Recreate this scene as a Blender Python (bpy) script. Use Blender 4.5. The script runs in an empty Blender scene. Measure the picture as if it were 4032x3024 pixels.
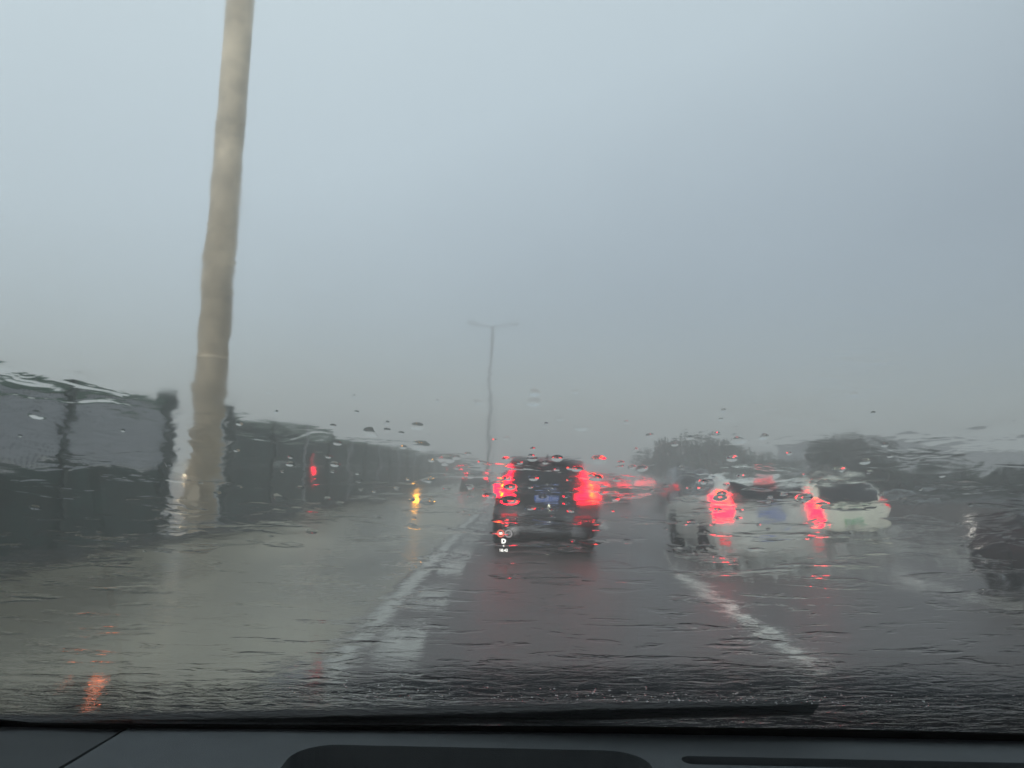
import bpy, bmesh, math, random
from mathutils import Vector, Matrix, noise
S = bpy.context.scene
COL = S.collection
R = math.radians
EYE = Vector((0, 0, 1.49))

# ------------------------------------------------------------ camera
cam = bpy.data.cameras.new("camera")
co = bpy.data.objects.new("camera", cam); COL.objects.link(co)
co.matrix_world = Matrix.Translation(EYE) @ Matrix.Rotation(R(0.70), 4, 'Z') @ Matrix.Rotation(R(90 + 6.25), 4, 'X') @ Matrix.Rotation(R(2.0), 4, 'Z')
cam.sensor_width = 36; cam.lens = 27.03
cam.clip_start = 0.02; cam.clip_end = 3000
cam.dof.use_dof = True; cam.dof.focus_distance = 13.0; cam.dof.aperture_fstop = 45
S.camera = co

# ------------------------------------------------------------ world, sun, exposure
SUN_EL, SUN_AZ = 38, 200
w = bpy.data.worlds.new("World"); S.world = w; w.use_nodes = True
nt = w.node_tree; nt.nodes.clear()
def wn(t, **k):
    n = nt.nodes.new(t)
    for a, b in k.items(): setattr(n, a, b)
    return n
out = wn('ShaderNodeOutputWorld'); add = wn('ShaderNodeAddShader')
bg1 = wn('ShaderNodeBackground'); bg2 = wn('ShaderNodeBackground')
sky = wn('ShaderNodeTexSky', sky_type='NISHITA'); sky.sun_disc = False
sky.sun_elevation = R(SUN_EL); sky.sun_rotation = R(SUN_AZ)
nt.links.new(sky.outputs[0], bg1.inputs[0]); bg1.inputs[1].default_value = 0.05
tc = wn('ShaderNodeTexCoord'); sp = wn('ShaderNodeSeparateXYZ'); nt.links.new(tc.outputs['Generated'], sp.inputs[0])
# overcast cloud deck: dim at the horizon, brighter overhead, a darker squall to the right
nz = wn('ShaderNodeTexNoise'); nz.inputs['Scale'].default_value = 2.2; nz.inputs['Detail'].default_value = 3
nt.links.new(tc.outputs['Generated'], nz.inputs['Vector'])
m1 = wn('ShaderNodeMath', operation='MULTIPLY_ADD'); nt.links.new(sp.outputs['X'], m1.inputs[0]); m1.inputs[1].default_value = -0.32; nt.links.new(sp.outputs['Z'], m1.inputs[2])
m2 = wn('ShaderNodeMath', operation='MULTIPLY_ADD'); nt.links.new(nz.outputs[0], m2.inputs[0]); m2.inputs[1].default_value = 0.13; nt.links.new(m1.outputs[0], m2.inputs[2])
rp = wn('ShaderNodeValToRGB'); nt.links.new(m2.outputs[0], rp.inputs[0])
e = rp.color_ramp.elements
e[0].position = 0.0; e[0].color = (0.115, 0.126, 0.126, 1)
e[1].position = 1.0; e[1].color = (0.74, 0.85, 0.855, 1)
x = e.new(0.22); x.color = (0.25, 0.286, 0.290, 1)
x = e.new(0.50); x.color = (0.52, 0.605, 0.62, 1)
nt.links.new(rp.outputs[0], bg2.inputs[0]); bg2.inputs[1].default_value = 1.0
nt.links.new(bg1.outputs[0], add.inputs[0]); nt.links.new(bg2.outputs[0], add.inputs[1]); nt.links.new(add.outputs[0], out.inputs[0])
sl = bpy.data.lights.new("sun", 'SUN'); sl.energy = 0.5; sl.angle = R(25); sl.color = (1, .96, .9)
so = bpy.data.objects.new("sun", sl); COL.objects.link(so)
so.rotation_euler = (R(90 - SUN_EL), 0, R(180 - SUN_AZ))
S.view_settings.view_transform = 'Standard'; S.view_settings.look = 'None'
S.view_settings.exposure = 0.0; S.view_settings.gamma = 1
S.cycles.use_denoising = True
S.cycles.max_bounces = 14; S.cycles.transmission_bounces = 12; S.cycles.transparent_max_bounces = 16
S.cycles.volume_bounces = 1; S.cycles.sample_clamp_indirect = 6; S.cycles.blur_glossy = 0.3

# ------------------------------------------------------------ materials
def newmat(name):
    m = bpy.data.materials.new(name); m.use_nodes = True
    return m, m.node_tree, m.node_tree.nodes['Principled BSDF']
def N(nt, t, **k):
    n = nt.nodes.new(t)
    for a, b in k.items(): setattr(n, a, b)
    return n
def mat(name, col, rough=.5, metal=0, emit=None, es=0, noise_amt=.12, nscale=6, bump=0, bscale=60, coat=0):
    m, t, p = newmat(name)
    c = N(t, 'ShaderNodeTexCoord'); n = N(t, 'ShaderNodeTexNoise'); n.inputs['Scale'].default_value = nscale; n.inputs['Detail'].default_value = 5
    t.links.new(c.outputs['Object'], n.inputs['Vector'])
    r = N(t, 'ShaderNodeValToRGB'); r.color_ramp.elements[0].position = .3; r.color_ramp.elements[1].position = .7
    r.color_ramp.elements[0].color = tuple(v * (1 - noise_amt) for v in col) + (1,)
    r.color_ramp.elements[1].color = tuple(min(1, v * (1 + noise_amt)) for v in col) + (1,)
    t.links.new(n.outputs[0], r.inputs[0]); t.links.new(r.outputs[0], p.inputs['Base Color'])
    p.inputs['Roughness'].default_value = rough; p.inputs['Metallic'].default_value = metal
    p.inputs['Coat Weight'].default_value = coat; p.inputs['Coat Roughness'].default_value = .08
    if emit: p.inputs['Emission Color'].default_value = (*emit, 1); p.inputs['Emission Strength'].default_value = es
    if bump:
        n2 = N(t, 'ShaderNodeTexNoise'); n2.inputs['Scale'].default_value = bscale; t.links.new(c.outputs['Object'], n2.inputs['Vector'])
        b = N(t, 'ShaderNodeBump'); b.inputs['Distance'].default_value = bump; t.links.new(n2.outputs[0], b.inputs['Height']); t.links.new(b.outputs[0], p.inputs['Normal'])
    return m

def road_mat(name, base, lo, hi):
    m, t, p = newmat(name)
    c = N(t, 'ShaderNodeTexCoord')
    mp = N(t, 'ShaderNodeMapping'); mp.inputs['Scale'].default_value = (1, .22, 1); t.links.new(c.outputs['Object'], mp.inputs[0])
    n = N(t, 'ShaderNodeTexNoise'); n.inputs['Scale'].default_value = .55; n.inputs['Detail'].default_value = 6; t.links.new(mp.outputs[0], n.inputs['Vector'])
    f = N(t, 'ShaderNodeTexNoise'); f.inputs['Scale'].default_value = 90; f.inputs['Detail'].default_value = 3; t.links.new(c.outputs['Object'], f.inputs['Vector'])
    r = N(t, 'ShaderNodeValToRGB'); r.color_ramp.elements[0].position = .35; r.color_ramp.elements[1].position = .68
    r.color_ramp.elements[0].color = tuple(v * .7 for v in base) + (1,); r.color_ramp.elements[1].color = tuple(v * 1.7 for v in base) + (1,)
    t.links.new(n.outputs[0], r.inputs[0])
    mx = N(t, 'ShaderNodeMix', data_type='RGBA', blend_type='OVERLAY'); mx.inputs[0].default_value = .5
    t.links.new(r.outputs[0], mx.inputs[6]); t.links.new(f.outputs[0], mx.inputs[7]); t.links.new(mx.outputs[2], p.inputs['Base Color'])
    rr = N(t, 'ShaderNodeMapRange'); rr.inputs['From Min'].default_value = .35; rr.inputs['From Max'].default_value = .65
    rr.inputs['To Min'].default_value = lo; rr.inputs['To Max'].default_value = hi
    t.links.new(n.outputs[0], rr.inputs[0]); t.links.new(rr.outputs[0], p.inputs['Roughness'])
    # rain-struck film of water: short choppy ripples
    w1 = N(t, 'ShaderNodeTexNoise'); w1.inputs['Scale'].default_value = 7; w1.inputs['Detail'].default_value = 6; w1.inputs['Roughness'].default_value = .65
    t.links.new(c.outputs['Object'], w1.inputs['Vector'])
    b = N(t, 'ShaderNodeBump'); b.inputs['Distance'].default_value = .02; t.links.new(w1.outputs[0], b.inputs['Height']); t.links.new(b.outputs[0], p.inputs['Normal'])
    return m
def paint_mark(name, p0=.30, p1=.44, br=.72):
    m, t, p = newmat(name)
    c = N(t, 'ShaderNodeTexCoord'); n = N(t, 'ShaderNodeTexNoise'); n.inputs['Scale'].default_value = 14; n.inputs['Detail'].default_value = 8; n.inputs['Roughness'].default_value = .7
    t.links.new(c.outputs['Object'], n.inputs['Vector'])
    r = N(t, 'ShaderNodeValToRGB'); r.color_ramp.elements[0].position = p0; r.color_ramp.elements[1].position = p1
    r.color_ramp.elements[0].color = (.12, .12, .115, 1); r.color_ramp.elements[1].color = (br, br * .99, br * .88, 1)
    t.links.new(n.outputs[0], r.inputs[0]); t.links.new(r.outputs[0], p.inputs['Base Color']); p.inputs['Roughness'].default_value = .35
    return m
M = {}
M['road'] = road_mat('wet_asphalt', (.073, .061, .057), .34, .55)
M['ramp'] = road_mat('wet_road_warm_tint', (.190, .175, .13), .18, .38)  # warm tint puts the pole and headlamp reflections into the base colour
M['ground'] = mat('ground_soil', (.06, .065, .05), .8, nscale=1.5, noise_amt=.4)
M['mark'] = paint_mark('road_paint')
M['markworn'] = paint_mark('worn_road_paint', .40, .54, .50)
M['kerb'] = mat('kerb_concrete', (.30, .30, .29), .45, noise_amt=.3)
M['concrete'] = mat('barrier_concrete', (.13, .115, .11), .4, noise_amt=.3, nscale=3, bump=.004)
M['tan'] = mat('tan_pole_paint', (.60, .50, .36), .5, noise_amt=.30, nscale=1.6)
M['steel'] = mat('galvanised_steel', (.22, .23, .24), .45, metal=.3)
M['fgreen'] = mat('dark_green_panel', (.010, .040, .034), .6, noise_amt=.45, nscale=2.2, bump=.006, bscale=5)
M['fcap'] = mat('green_cap_rail', (.03, .10, .06), .4)
M['fpost'] = mat('fence_post_grey', (.30, .32, .33), .4)
M['kerbdark'] = mat('dirty_kerb_concrete', (.045, .05, .046), .7, noise_amt=.5, nscale=2)
M['gapm'] = mat('pale_post_paint', (.62, .64, .64), .4)
M['fpostd'] = mat('fence_post_dark', (.015, .04, .035), .4)
M['black'] = mat('black_paint', (.012, .012, .014), .22, coat=.7, noise_amt=.05)
M['blackwet'] = mat('wet_black_paint', (.012, .013, .016), .5, noise_amt=.05)
M['dark'] = mat('dark_grey_paint', (.035, .035, .04), .3, coat=.5, noise_amt=.05)
M['white'] = mat('white_paint', (.60, .61, .55), .35, coat=.4, noise_amt=.22, nscale=2.5)
M['white2'] = mat('warm_white_paint', (.80, .79, .64), .3, coat=.4, noise_amt=.2, nscale=2.5)
M['glass'] = mat('car_window_glass', (.012, .014, .016), .06, noise_amt=0)
M['plastic'] = mat('black_plastic', (.015, .015, .016), .6, noise_amt=.1)
M['rubber'] = mat('tyre_rubber', (.012, .012, .012), .7)
M['rim'] = mat('rim_alloy', (.35, .36, .37), .3, metal=.8)
M['chrome'] = mat('chrome_trim', (.6, .6, .6), .15, metal=1)
M['red'] = mat('tail_lamp_red', (.5, .01, .02), .2, emit=(1, .002, .026), es=7.0)
M['redhot'] = mat('overexposed_lamp_core', (.8, .1, .02), .2, emit=(1, .30, .0), es=5.5)  # orange glow painted in for the overexposed core of the red lamps
M['redlow'] = mat('reflector_red', (.5, .01, .02), .25, emit=(1, .01, .03), es=.9)
M['reddim'] = mat('red_plate', (.30, .02, .03), .35, emit=(1, .02, .04), es=.12)
M['amber'] = mat('amber_lamp', (.8, .35, .02), .2, emit=(1, .42, .03), es=12)
M['orange'] = mat('orange_glow', (.8, .2, .03), .2, emit=(1, .20, .06), es=4)
M['head'] = mat('headlamp_warm', (.9, .85, .7), .2, emit=(1, .78, .48), es=110)
M['headw'] = mat('headlamp_white', (.9, .9, .9), .2, emit=(1, .95, .85), es=5)
M['plamp'] = mat('plate_lamp', (.9, .9, .8), .2, emit=(1, 1, .75), es=6)
M['lens'] = mat('lamp_lens_grey', (.35, .37, .4), .2)
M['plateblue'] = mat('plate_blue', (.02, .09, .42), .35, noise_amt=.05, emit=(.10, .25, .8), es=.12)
M['plategreen'] = mat('plate_green', (.22, .55, .22), .35, noise_amt=.1)
M['plateyel'] = mat('plate_pale_green', (.55, .75, .35), .35, noise_amt=.1, emit=(.8, 1, .45), es=.5)  # glow put into the plate in place of light from a plate lamp
M['platewhite'] = mat('plate_characters', (.8, .82, .85), .4, noise_amt=0)
M['plateblk'] = mat('plate_dark_characters', (.02, .03, .02), .4, noise_amt=0)
M['bark'] = mat('bark', (.05, .04, .03), .9)
M['leaf'] = mat('leaf_green', (.024, .034, .027), .8, noise_amt=.5, nscale=1.2)
M['leaf2'] = mat('leaf_green_light', (.028, .042, .028), .8, noise_amt=.4, nscale=1.5)
M['bwall'] = mat('building_wall_grey', (.28, .29, .32), .7)
M['bwin'] = mat('building_window', (.05, .06, .07), .2)
M['broof'] = mat('building_roof', (.12, .13, .14), .6)
M['dash'] = mat('dashboard_vinyl', (.072, .082, .088), .8, noise_amt=.06, nscale=30, bump=.0006, bscale=900)
M['dash2'] = mat('door_trim_vinyl', (.05, .056, .06), .85, noise_amt=.06, nscale=30)
M['cowlm'] = mat('cowl_plastic', (.008, .008, .009), .8, noise_amt=.1)
M['cowlm'].node_tree.nodes['Principled BSDF'].inputs['Specular IOR Level'].default_value = .08
M['frit'] = mat('frit_black', (.002, .002, .002), .9, noise_amt=0)
M['frit'].node_tree.nodes['Principled BSDF'].inputs['Specular IOR Level'].default_value = .05
M['seatm'] = mat('seat_fabric', (.03, .03, .032), .9)
for k, c, s_ in (('hudw', (1, 1, .93), 1.6), ('hudr', (1, .22, .17), 1.0), ('hudg', (.62, .60, .60), .65), ('hudd', (.45, .42, .42), .5)):
    m, t, p = newmat('display_' + {'hudw': 'white', 'hudr': 'red', 'hudg': 'grey', 'hudd': 'dim'}[k]); p.inputs['Base Color'].default_value = (0, 0, 0, 1)
    p.inputs['Emission Color'].default_value = (*c, 1); p.inputs['Emission Strength'].default_value = s_; M[k] = m

def glass_plain(name, ior):
    m, t, p = newmat(name); t.nodes.remove(p)
    g = N(t, 'ShaderNodeBsdfGlass'); g.inputs['IOR'].default_value = ior; g.inputs['Roughness'].default_value = 0
    t.links.new(g.outputs[0], t.nodes['Material Output'].inputs[0]); return m
M['drop'] = glass_plain('water_drop', 1.33)
M['gin'] = glass_plain('windscreen_inner_face', 1.40)
M['spray'] = mat('water_splash', (.60, .62, .58), .25, noise_amt=.2)

def film_mat():
    m = glass_plain('windscreen_wet_outer_face', 1.40); t = m.node_tree
    g = [n for n in t.nodes if n.type == 'BSDF_GLASS'][0]
    uv = N(t, 'ShaderNodeUVMap'); sx = N(t, 'ShaderNodeSeparateXYZ'); t.links.new(uv.outputs[0], sx.inputs[0])
    def mul(a, b):
        n = N(t, 'ShaderNodeMath', operation='MULTIPLY')
        for i, v in enumerate((a, b)):
            if isinstance(v, (int, float)): n.inputs[i].default_value = v
            else: t.links.new(v, n.inputs[i])
        return n.outputs[0]
    def addn(a, b):
        n = N(t, 'ShaderNodeMath', operation='ADD'); t.links.new(a, n.inputs[0]); t.links.new(b, n.inputs[1]); return n.outputs[0]
    def off_(v):
        n = N(t, 'ShaderNodeValue'); n.outputs[0].default_value = v; return n.outputs[0]
    def curve(sock, pts):                       # piecewise amplitude along a coordinate
        n = N(t, 'ShaderNodeValToRGB'); t.links.new(sock, n.inputs[0]); el = n.color_ramp.elements
        el[0].position, el[1].position = pts[0][0], pts[-1][0]
        el[0].color = (pts[0][1],) * 3 + (1,); el[1].color = (pts[-1][1],) * 3 + (1,)
        for p_, v_ in pts[1:-1]:
            q = el.new(p_); q.color = (v_,) * 3 + (1,)
        return n.outputs[0]
    def noi(sc, stretch, det=2, rough=.5, dist=0, off=(0, 0, 0)):
        mp = N(t, 'ShaderNodeMapping'); mp.inputs['Scale'].default_value = stretch; mp.inputs['Location'].default_value = off
        t.links.new(uv.outputs[0], mp.inputs[0])
        n = N(t, 'ShaderNodeTexNoise'); n.inputs['Scale'].default_value = sc; n.inputs['Detail'].default_value = det
        n.inputs['Roughness'].default_value = rough; n.inputs['Distortion'].default_value = dist
        t.links.new(mp.outputs[0], n.inputs['Vector']); return n.outputs[0]
    V = sx.outputs['Y']
    calm = curve(addn(mul(sx.outputs['X'], .5), off_(.5)), [(0, .62), (.26, .62), (.40, .75), (.475, .42), (.54, .42), (.562, .9), (.63, .9), (.70, 1)])
    # broad runs of water, everywhere
    h = mul(mul(noi(26, (1, .8, 1), 2, .5, .6), curve(V, [(0, .3), (.33, .4), (.42, 1), (.50, .8), (.56, .4), (.68, .06)])), .00042)
    h = mul(h, calm)
    # patchy lumps (only where the mask noise is high)
    mask = N(t, 'ShaderNodeMapRange'); mask.inputs['From Min'].default_value = .50; mask.inputs['From Max'].default_value = .62
    t.links.new(noi(9, (1, 1.3, 1), 2, .5, .3, (3, 1, 0)), mask.inputs[0])
    lump = mul(mul(noi(58, (.6, 1.5, 1), 2, .5, .8), mask.outputs[0]), curve(V, [(0, .2), (.33, .3), (.42, 1), (.50, .9), (.60, .5), (.70, .35)]))
    lump = mul(lump, calm)
    h = addn(h, mul(lump, .00026))
    # fine horizontal ripples that grow towards the base of the glass
    rip = mul(noi(95, (.45, 1.25, 1), 4, .6, .5), curve(V, [(.0, 1), (.10, 1), (.13, .30), (.18, .10), (.30, .05), (.45, .02)]))
    h = addn(h, mul(rip, .00085))
    # sparse short wrinkles lower down the glass
    wm = N(t, 'ShaderNodeMapRange'); wm.inputs['From Min'].default_value = .55; wm.inputs['From Max'].default_value = .70
    t.links.new(noi(60, (.35, 1.5, 1), 3, .55, .4, (5, 2, 0)), wm.inputs[0])
    h = addn(h, mul(mul(wm.outputs[0], curve(V, [(0, 1), (.30, .9), (.40, .5), (.46, .0)])), .00016))
    # round beads of water: sparse, denser in the middle at eye level
    def beads(sc, rad, amp, keep, off):
        mp = N(t, 'ShaderNodeMapping'); mp.inputs['Scale'].default_value = (1, 1.25, 1); mp.inputs['Location'].default_value = off
        t.links.new(uv.outputs[0], mp.inputs[0])
        v = N(t, 'ShaderNodeTexVoronoi', voronoi_dimensions='2D'); v.inputs['Scale'].default_value = sc; t.links.new(mp.outputs[0], v.inputs['Vector'])
        cs = N(t, 'ShaderNodeSeparateColor'); t.links.new(v.outputs['Color'], cs.inputs[0])
        rr = N(t, 'ShaderNodeMapRange'); rr.inputs['To Min'].default_value = rad * .5; rr.inputs['To Max'].default_value = rad; t.links.new(cs.outputs[1], rr.inputs[0])
        q = N(t, 'ShaderNodeMath', operation='DIVIDE'); t.links.new(v.outputs['Distance'], q.inputs[0]); t.links.new(rr.outputs[0], q.inputs[1])
        mr = N(t, 'ShaderNodeMapRange', interpolation_type='SMOOTHERSTEP'); mr.inputs['From Min'].default_value = 1; mr.inputs['From Max'].default_value = 0; t.links.new(q.outputs[0], mr.inputs[0])
        lt = N(t, 'ShaderNodeMath', operation='LESS_THAN'); t.links.new(cs.outputs[0], lt.inputs[0])
        t.links.new(keep, lt.inputs[1])
        return mul(mul(mr.outputs[0], lt.outputs[0]), amp)
    dens = curve(V, [(.33, .0), (.385, .08), (.43, .17), (.465, .08), (.495, .015), (.52, .0)])
    mid = curve(addn(mul(sx.outputs['X'], .5), off_(.5)), [(0, .10), (.42, .14), (.48, 1), (.54, 1), (.58, .45), (.70, .12), (1, .10)])
    kp = mul(dens, mid)
    h = addn(h, beads(80, .55, .00021, kp, (1.53, .47, 0)))
    h = addn(h, beads(140, .50, .00009, kp, (.7, 3.4, 0)))
    rg = N(t, 'ShaderNodeMapRange'); rg.inputs['From Min'].default_value = .35; rg.inputs['From Max'].default_value = .65
    rg.inputs['To Min'].default_value = .03; rg.inputs['To Max'].default_value = .075
    t.links.new(noi(14, (1, 1, 1), 2), rg.inputs[0]); t.links.new(rg.outputs[0], g.inputs['Roughness'])
    b = N(t, 'ShaderNodeBump'); b.inputs['Strength'].default_value = 1; b.inputs['Distance'].default_value = 1
    t.links.new(h, b.inputs['Height']); t.links.new(b.outputs[0], g.inputs['Normal'])
    return m
M['film'] = film_mat()

# ------------------------------------------------------------ mesh helpers
def link(name, bm, m, parent=None, smooth=False, mats=None):
    me = bpy.data.meshes.new(name); bm.normal_update(); bm.to_mesh(me); bm.free()
    for mm in (mats or [m]): me.materials.append(mm)
    if smooth:
        for p in me.polygons: p.use_smooth = True
    o = bpy.data.objects.new(name, me); COL.objects.link(o)
    if parent: o.parent = parent
    return o
def empty(name, loc=(0, 0, 0), rz=0):
    o = bpy.data.objects.new(name, None); COL.objects.link(o); o.location = loc; o.rotation_euler = (0, 0, rz); o.empty_display_size = .3
    return o
def tag(o, label, cat, group=None, kind=None):
    if label: o['label'] = label
    if cat: o['category'] = cat
    if group: o['group'] = group
    if kind: o['kind'] = kind
    return o
def box(bm, x0, x1, y0, y1, z0, z1, bev=0):
    r = bmesh.ops.create_cube(bm, size=1)
    vs = r['verts']
    for v in vs: v.co = Vector(((x0 + x1) / 2 + v.co.x * (x1 - x0), (y0 + y1) / 2 + v.co.y * (y1 - y0), (z0 + z1) / 2 + v.co.z * (z1 - z0)))
    if bev:
        es = list({e for v in vs for e in v.link_edges})
        bmesh.ops.bevel(bm, geom=es, offset=bev, segments=2, affect='EDGES', profile=.5)
def bx(*a, **k):
    bm = bmesh.new(); box(bm, *a, **k); return bm
def tube(bm, p0, p1, r0, r1, n=16, caps=True):
    p0, p1 = Vector(p0), Vector(p1); d = (p1 - p0).normalized()
    a = d.orthogonal().normalized(); b = d.cross(a)
    ra = [bm.verts.new(p0 + (a * math.cos(t) + b * math.sin(t)) * r0) for t in [2 * math.pi * i / n for i in range(n)]]
    rb = [bm.verts.new(p1 + (a * math.cos(t) + b * math.sin(t)) * r1) for t in [2 * math.pi * i / n for i in range(n)]]
    for i in range(n): bm.faces.new((ra[i], ra[(i + 1) % n], rb[(i + 1) % n], rb[i]))
    if caps: bm.faces.new(ra[::-1]); bm.faces.new(rb)
def sheet(name, x0, x1, y0, y1, z, m):
    bm = bmesh.new(); vs = [bm.verts.new(p) for p in ((x0, y0, z), (x1, y0, z), (x1, y1, z), (x0, y1, z))]; bm.faces.new(vs)
    return link(name, bm, m)
def text_mesh(body, size, m, name, parent, offset=0, extrude=.001):
    cu = bpy.data.curves.new('t', 'FONT'); cu.body = body; cu.size = size; cu.align_x = 'CENTER'; cu.align_y = 'CENTER'; cu.offset = offset; cu.extrude = extrude
    t = bpy.data.objects.new('t', cu); COL.objects.link(t)
    dg = bpy.context.evaluated_depsgraph_get(); me = bpy.data.meshes.new_from_object(t.evaluated_get(dg)); bpy.data.objects.remove(t)
    me.name = name; me.materials.clear(); me.materials.append(m)
    o = bpy.data.objects.new(name, me); COL.objects.link(o); o.parent = parent
    return o

# ------------------------------------------------------------ setting
g = sheet('ground', -480, 480, -60, 480, 0, M['ground']); tag(g, None, None, kind='structure')
g = sheet('road', -6.0, 9.9, -50, 460, .004, M['road']); tag(g, None, None, kind='structure')
g = sheet('slip_road', -6.0, -1.45, -50, 460, .008, M['ramp']); tag(g, None, None, kind='structure')
g = sheet('opposite_road', -22, -6.7, -50, 460, .004, M['road']); tag(g, None, None, kind='structure')
bm = bmesh.new()
def strip(bm, x0, x1, y0, y1, z=.012, n=1):
    for i in range(n):
        a, b = y0 + (y1 - y0) * i / n, y0 + (y1 - y0) * (i + 1) / n
        vs = [bm.verts.new(p) for p in ((x0, a, z), (x1, a, z), (x1, b, z), (x0, b, z))]; bm.faces.new(vs)
strip(bm, -1.38, -1.20, -20, 300)                                    # solid edge line of the lane
k = -3.5
while k < 46: strip(bm, -1.10, -.74, k + .15, k + 1.25); k += 2.35   # slow-down blocks beside it
for xx in (2.42, 6.02):
    k = 5.9 - 15 * 2
    if xx > 5: k = 5.7 - 30
    while k < 200: strip(bm, xx - (.07 if xx < 5 else .11), xx + (.07 if xx < 5 else .11), k, k + (6.2 if xx < 5 else 6.8)); k += 15
strip(bm, 9.20, 9.36, -20, 300)
g = link('lane_markings', bm, None, mats=[M['mark'], M['markworn']])
for f in g.data.polygons:
    if f.center.x < 0: f.material_index = 1; tag(g, None, None, kind='structure')
bm = bmesh.new(); box(bm, -6.72, -5.98, -50, 13.75, -.05, .16, .02); box(bm, -6.72, -5.98, 13.752, 16.55, -.05, .155, .02); box(bm, -6.72, -5.98, 16.552, 300, -.05, .16, .02)
g = link('median_kerb', bm, M['kerbdark']); tag(g, None, None, kind='structure')
bm = bmesh.new(); box(bm, -3.3, -1.7, 57, 75, -.05, .14, .03)
g = link('lamp_island_kerb', bm, M['kerb']); tag(g, None, None, kind='structure')

# ------------------------------------------------------------ fences
def perforated_mat():
    m, t, p = newmat('perforated_grey_panel')
    c = N(t, 'ShaderNodeTexCoord'); sx = N(t, 'ShaderNodeSeparateXYZ'); t.links.new(c.outputs['Object'], sx.inputs[0])
    def wave(sock, freq):
        a = N(t, 'ShaderNodeMath', operation='MULTIPLY'); a.inputs[1].default_value = freq * 2 * math.pi; t.links.new(sock, a.inputs[0])
        b = N(t, 'ShaderNodeMath', operation='SINE'); t.links.new(a.outputs[0], b.inputs[0]); return b.outputs[0]
    a, b = wave(sx.outputs['Y'], 9), wave(sx.outputs['Z'], 6)
    mn = N(t, 'ShaderNodeMath', operation='MINIMUM'); t.links.new(a, mn.inputs[0]); t.links.new(b, mn.inputs[1])
    r = N(t, 'ShaderNodeValToRGB'); r.color_ramp.elements[0].position = .25; r.color_ramp.elements[1].position = .4
    r.color_ramp.elements[0].color = (.36, .385, .41, 1); r.color_ramp.elements[1].color = (.03, .05, .055, 1)
    t.links.new(mn.outputs[0], r.inputs[0]); t.links.new(r.outputs[0], p.inputs['Base Color']); p.inputs['Roughness'].default_value = .4
    return m
M['perf'] = perforated_mat()
def fence(y0, y1, label, upper, near):
    root = empty('sound_fence', (-6.35, y0, .155))
    tag(root, label, 'fence', 'green panel fences along the median')
    n = max(1, round((y1 - y0) / 3.0)); d = (y1 - y0) / n
    for i in range(n):
        a, b = i * d + .06, (i + 1) * d - .06
        bm = bx(-.035, .035, a, b, .02, 1.15, bev=.01)
        for j in range(5): box(bm, .03, .05, a + .02, b - .02, .16 + j * .2, .20 + j * .2)
        link('lower_panel', bm, M['fgreen'], root)
        bm = bx(-.03, .03, a, b, 1.17, 2.08, bev=.01)
        link('upper_panel', bm, upper, root)
        bm = bx(-.06, .055, a, b, 2.09, 2.24, bev=.02); link('top_rail', bm, M['fcap'], root)
    for i in range(n + 1):
        end = (i == n and near) or (i == 0 and not near)
        bm = bx(-.08, .09, i * d - .055, i * d + .055, 0, 2.38 if end else 2.28, bev=.01)
        if end:
            s = 1 if near else -1
            box(bm, -.2, .12, i * d + s * .13 - .05, i * d + s * .13 + .05, .0, 2.50, .01)
            for zz in (.4, 1.0, 1.6, 2.0): box(bm, -.16, .1, i * d + s * .05, i * d + s * .085, zz, zz + .14)
        link('post', bm, M['fpostd'] if i % 2 or end else M['fpost'], root)
    return root
fence(-9.9, 13.65, 'dark green fence with grey perforated upper panels, left of the tan pole', M['perf'], True)
fence(16.75, 112, 'dark green panel fence running from the gap beyond the tan pole into the haze', M['fgreen'], False)
# grey gate posts in the gap
for (yy, lab) in ((13.98, 'pale grey post at the near edge of the fence gap, left of the tan pole'), (16.35, 'pale grey post at the far edge of the fence gap, right of the tan pole')):
    o = empty('gap_post', (-6.36, yy, .15)); tag(o, lab, 'post', 'pale posts at the fence gap')
    link('shaft', bx(-.07, .07, -.07, .07, 0, 2.25, bev=.01), M['gapm'], o); link('foot_plate', bx(-.11, .11, -.09, .09, 0, .02, bev=.005), M['steel'], o)
    link('cap', bx(-.08, .08, -.08, .08, 2.251, 2.28, bev=.008), M['steel'], o)

# ------------------------------------------------------------ lamp posts
def lamp_post(loc, h, r0, r1, m, label, arms, rz=0):
    root = empty('street_lamp', loc, rz); tag(root, label, 'street lamp', 'double armed street lamps along the median')
    bm = bmesh.new(); tube(bm, (0, 0, .03), (0, 0, h), r0, r1, 24); 
    pl = link('pole', bm, m, root, True)
    for zz in (.9, 3.3):
        bm = bmesh.new(); tube(bm, (0, 0, zz), (0, 0, zz + .05), r0 * 1.015, r0 * 1.015, 24); link('joint_band', bm, m, pl)
    link('access_door', bx(-r0 * .35, r0 * .35, -r0 * 1.03, -r0 * .9, .35, .8, bev=.01), m, pl)
    link('base_plate', bx(-r0 * 1.6, r0 * 1.6, -r0 * 1.6, r0 * 1.6, 0, .035, bev=.01), M['steel'], root)
    for s in (-1, 1):
        bm = bmesh.new(); tube(bm, (0, 0, h - .12), (s * arms * .62, 0, h + .12), .05, .04, 10)
        a = link('arm', bm, M['steel'], root)
        bm = bmesh.new(); box(bm, -.45, .45, -.14, .14, -.05, .05, .03)
        bmesh.ops.transform(bm, matrix=Matrix.Translation((s * arms * .82, 0, h + .17)) @ Matrix.Rotation(-s * R(7), 4, 'Y'), verts=bm.verts)
        hd = link('lamp_head', bm, M['steel'], a)
    return root
lamp_post((-6.30, 15.45, .155), 12.6, .31, .285, M['tan'], 'thick tan steel pole standing in the fence gap at left', 2.1)
lamp_post((-2.45, 62, .14), 12.85, .13, .09, M['steel'], 'slim grey double armed street lamp, whole against the sky left of the black SUV', 2.1)
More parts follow.
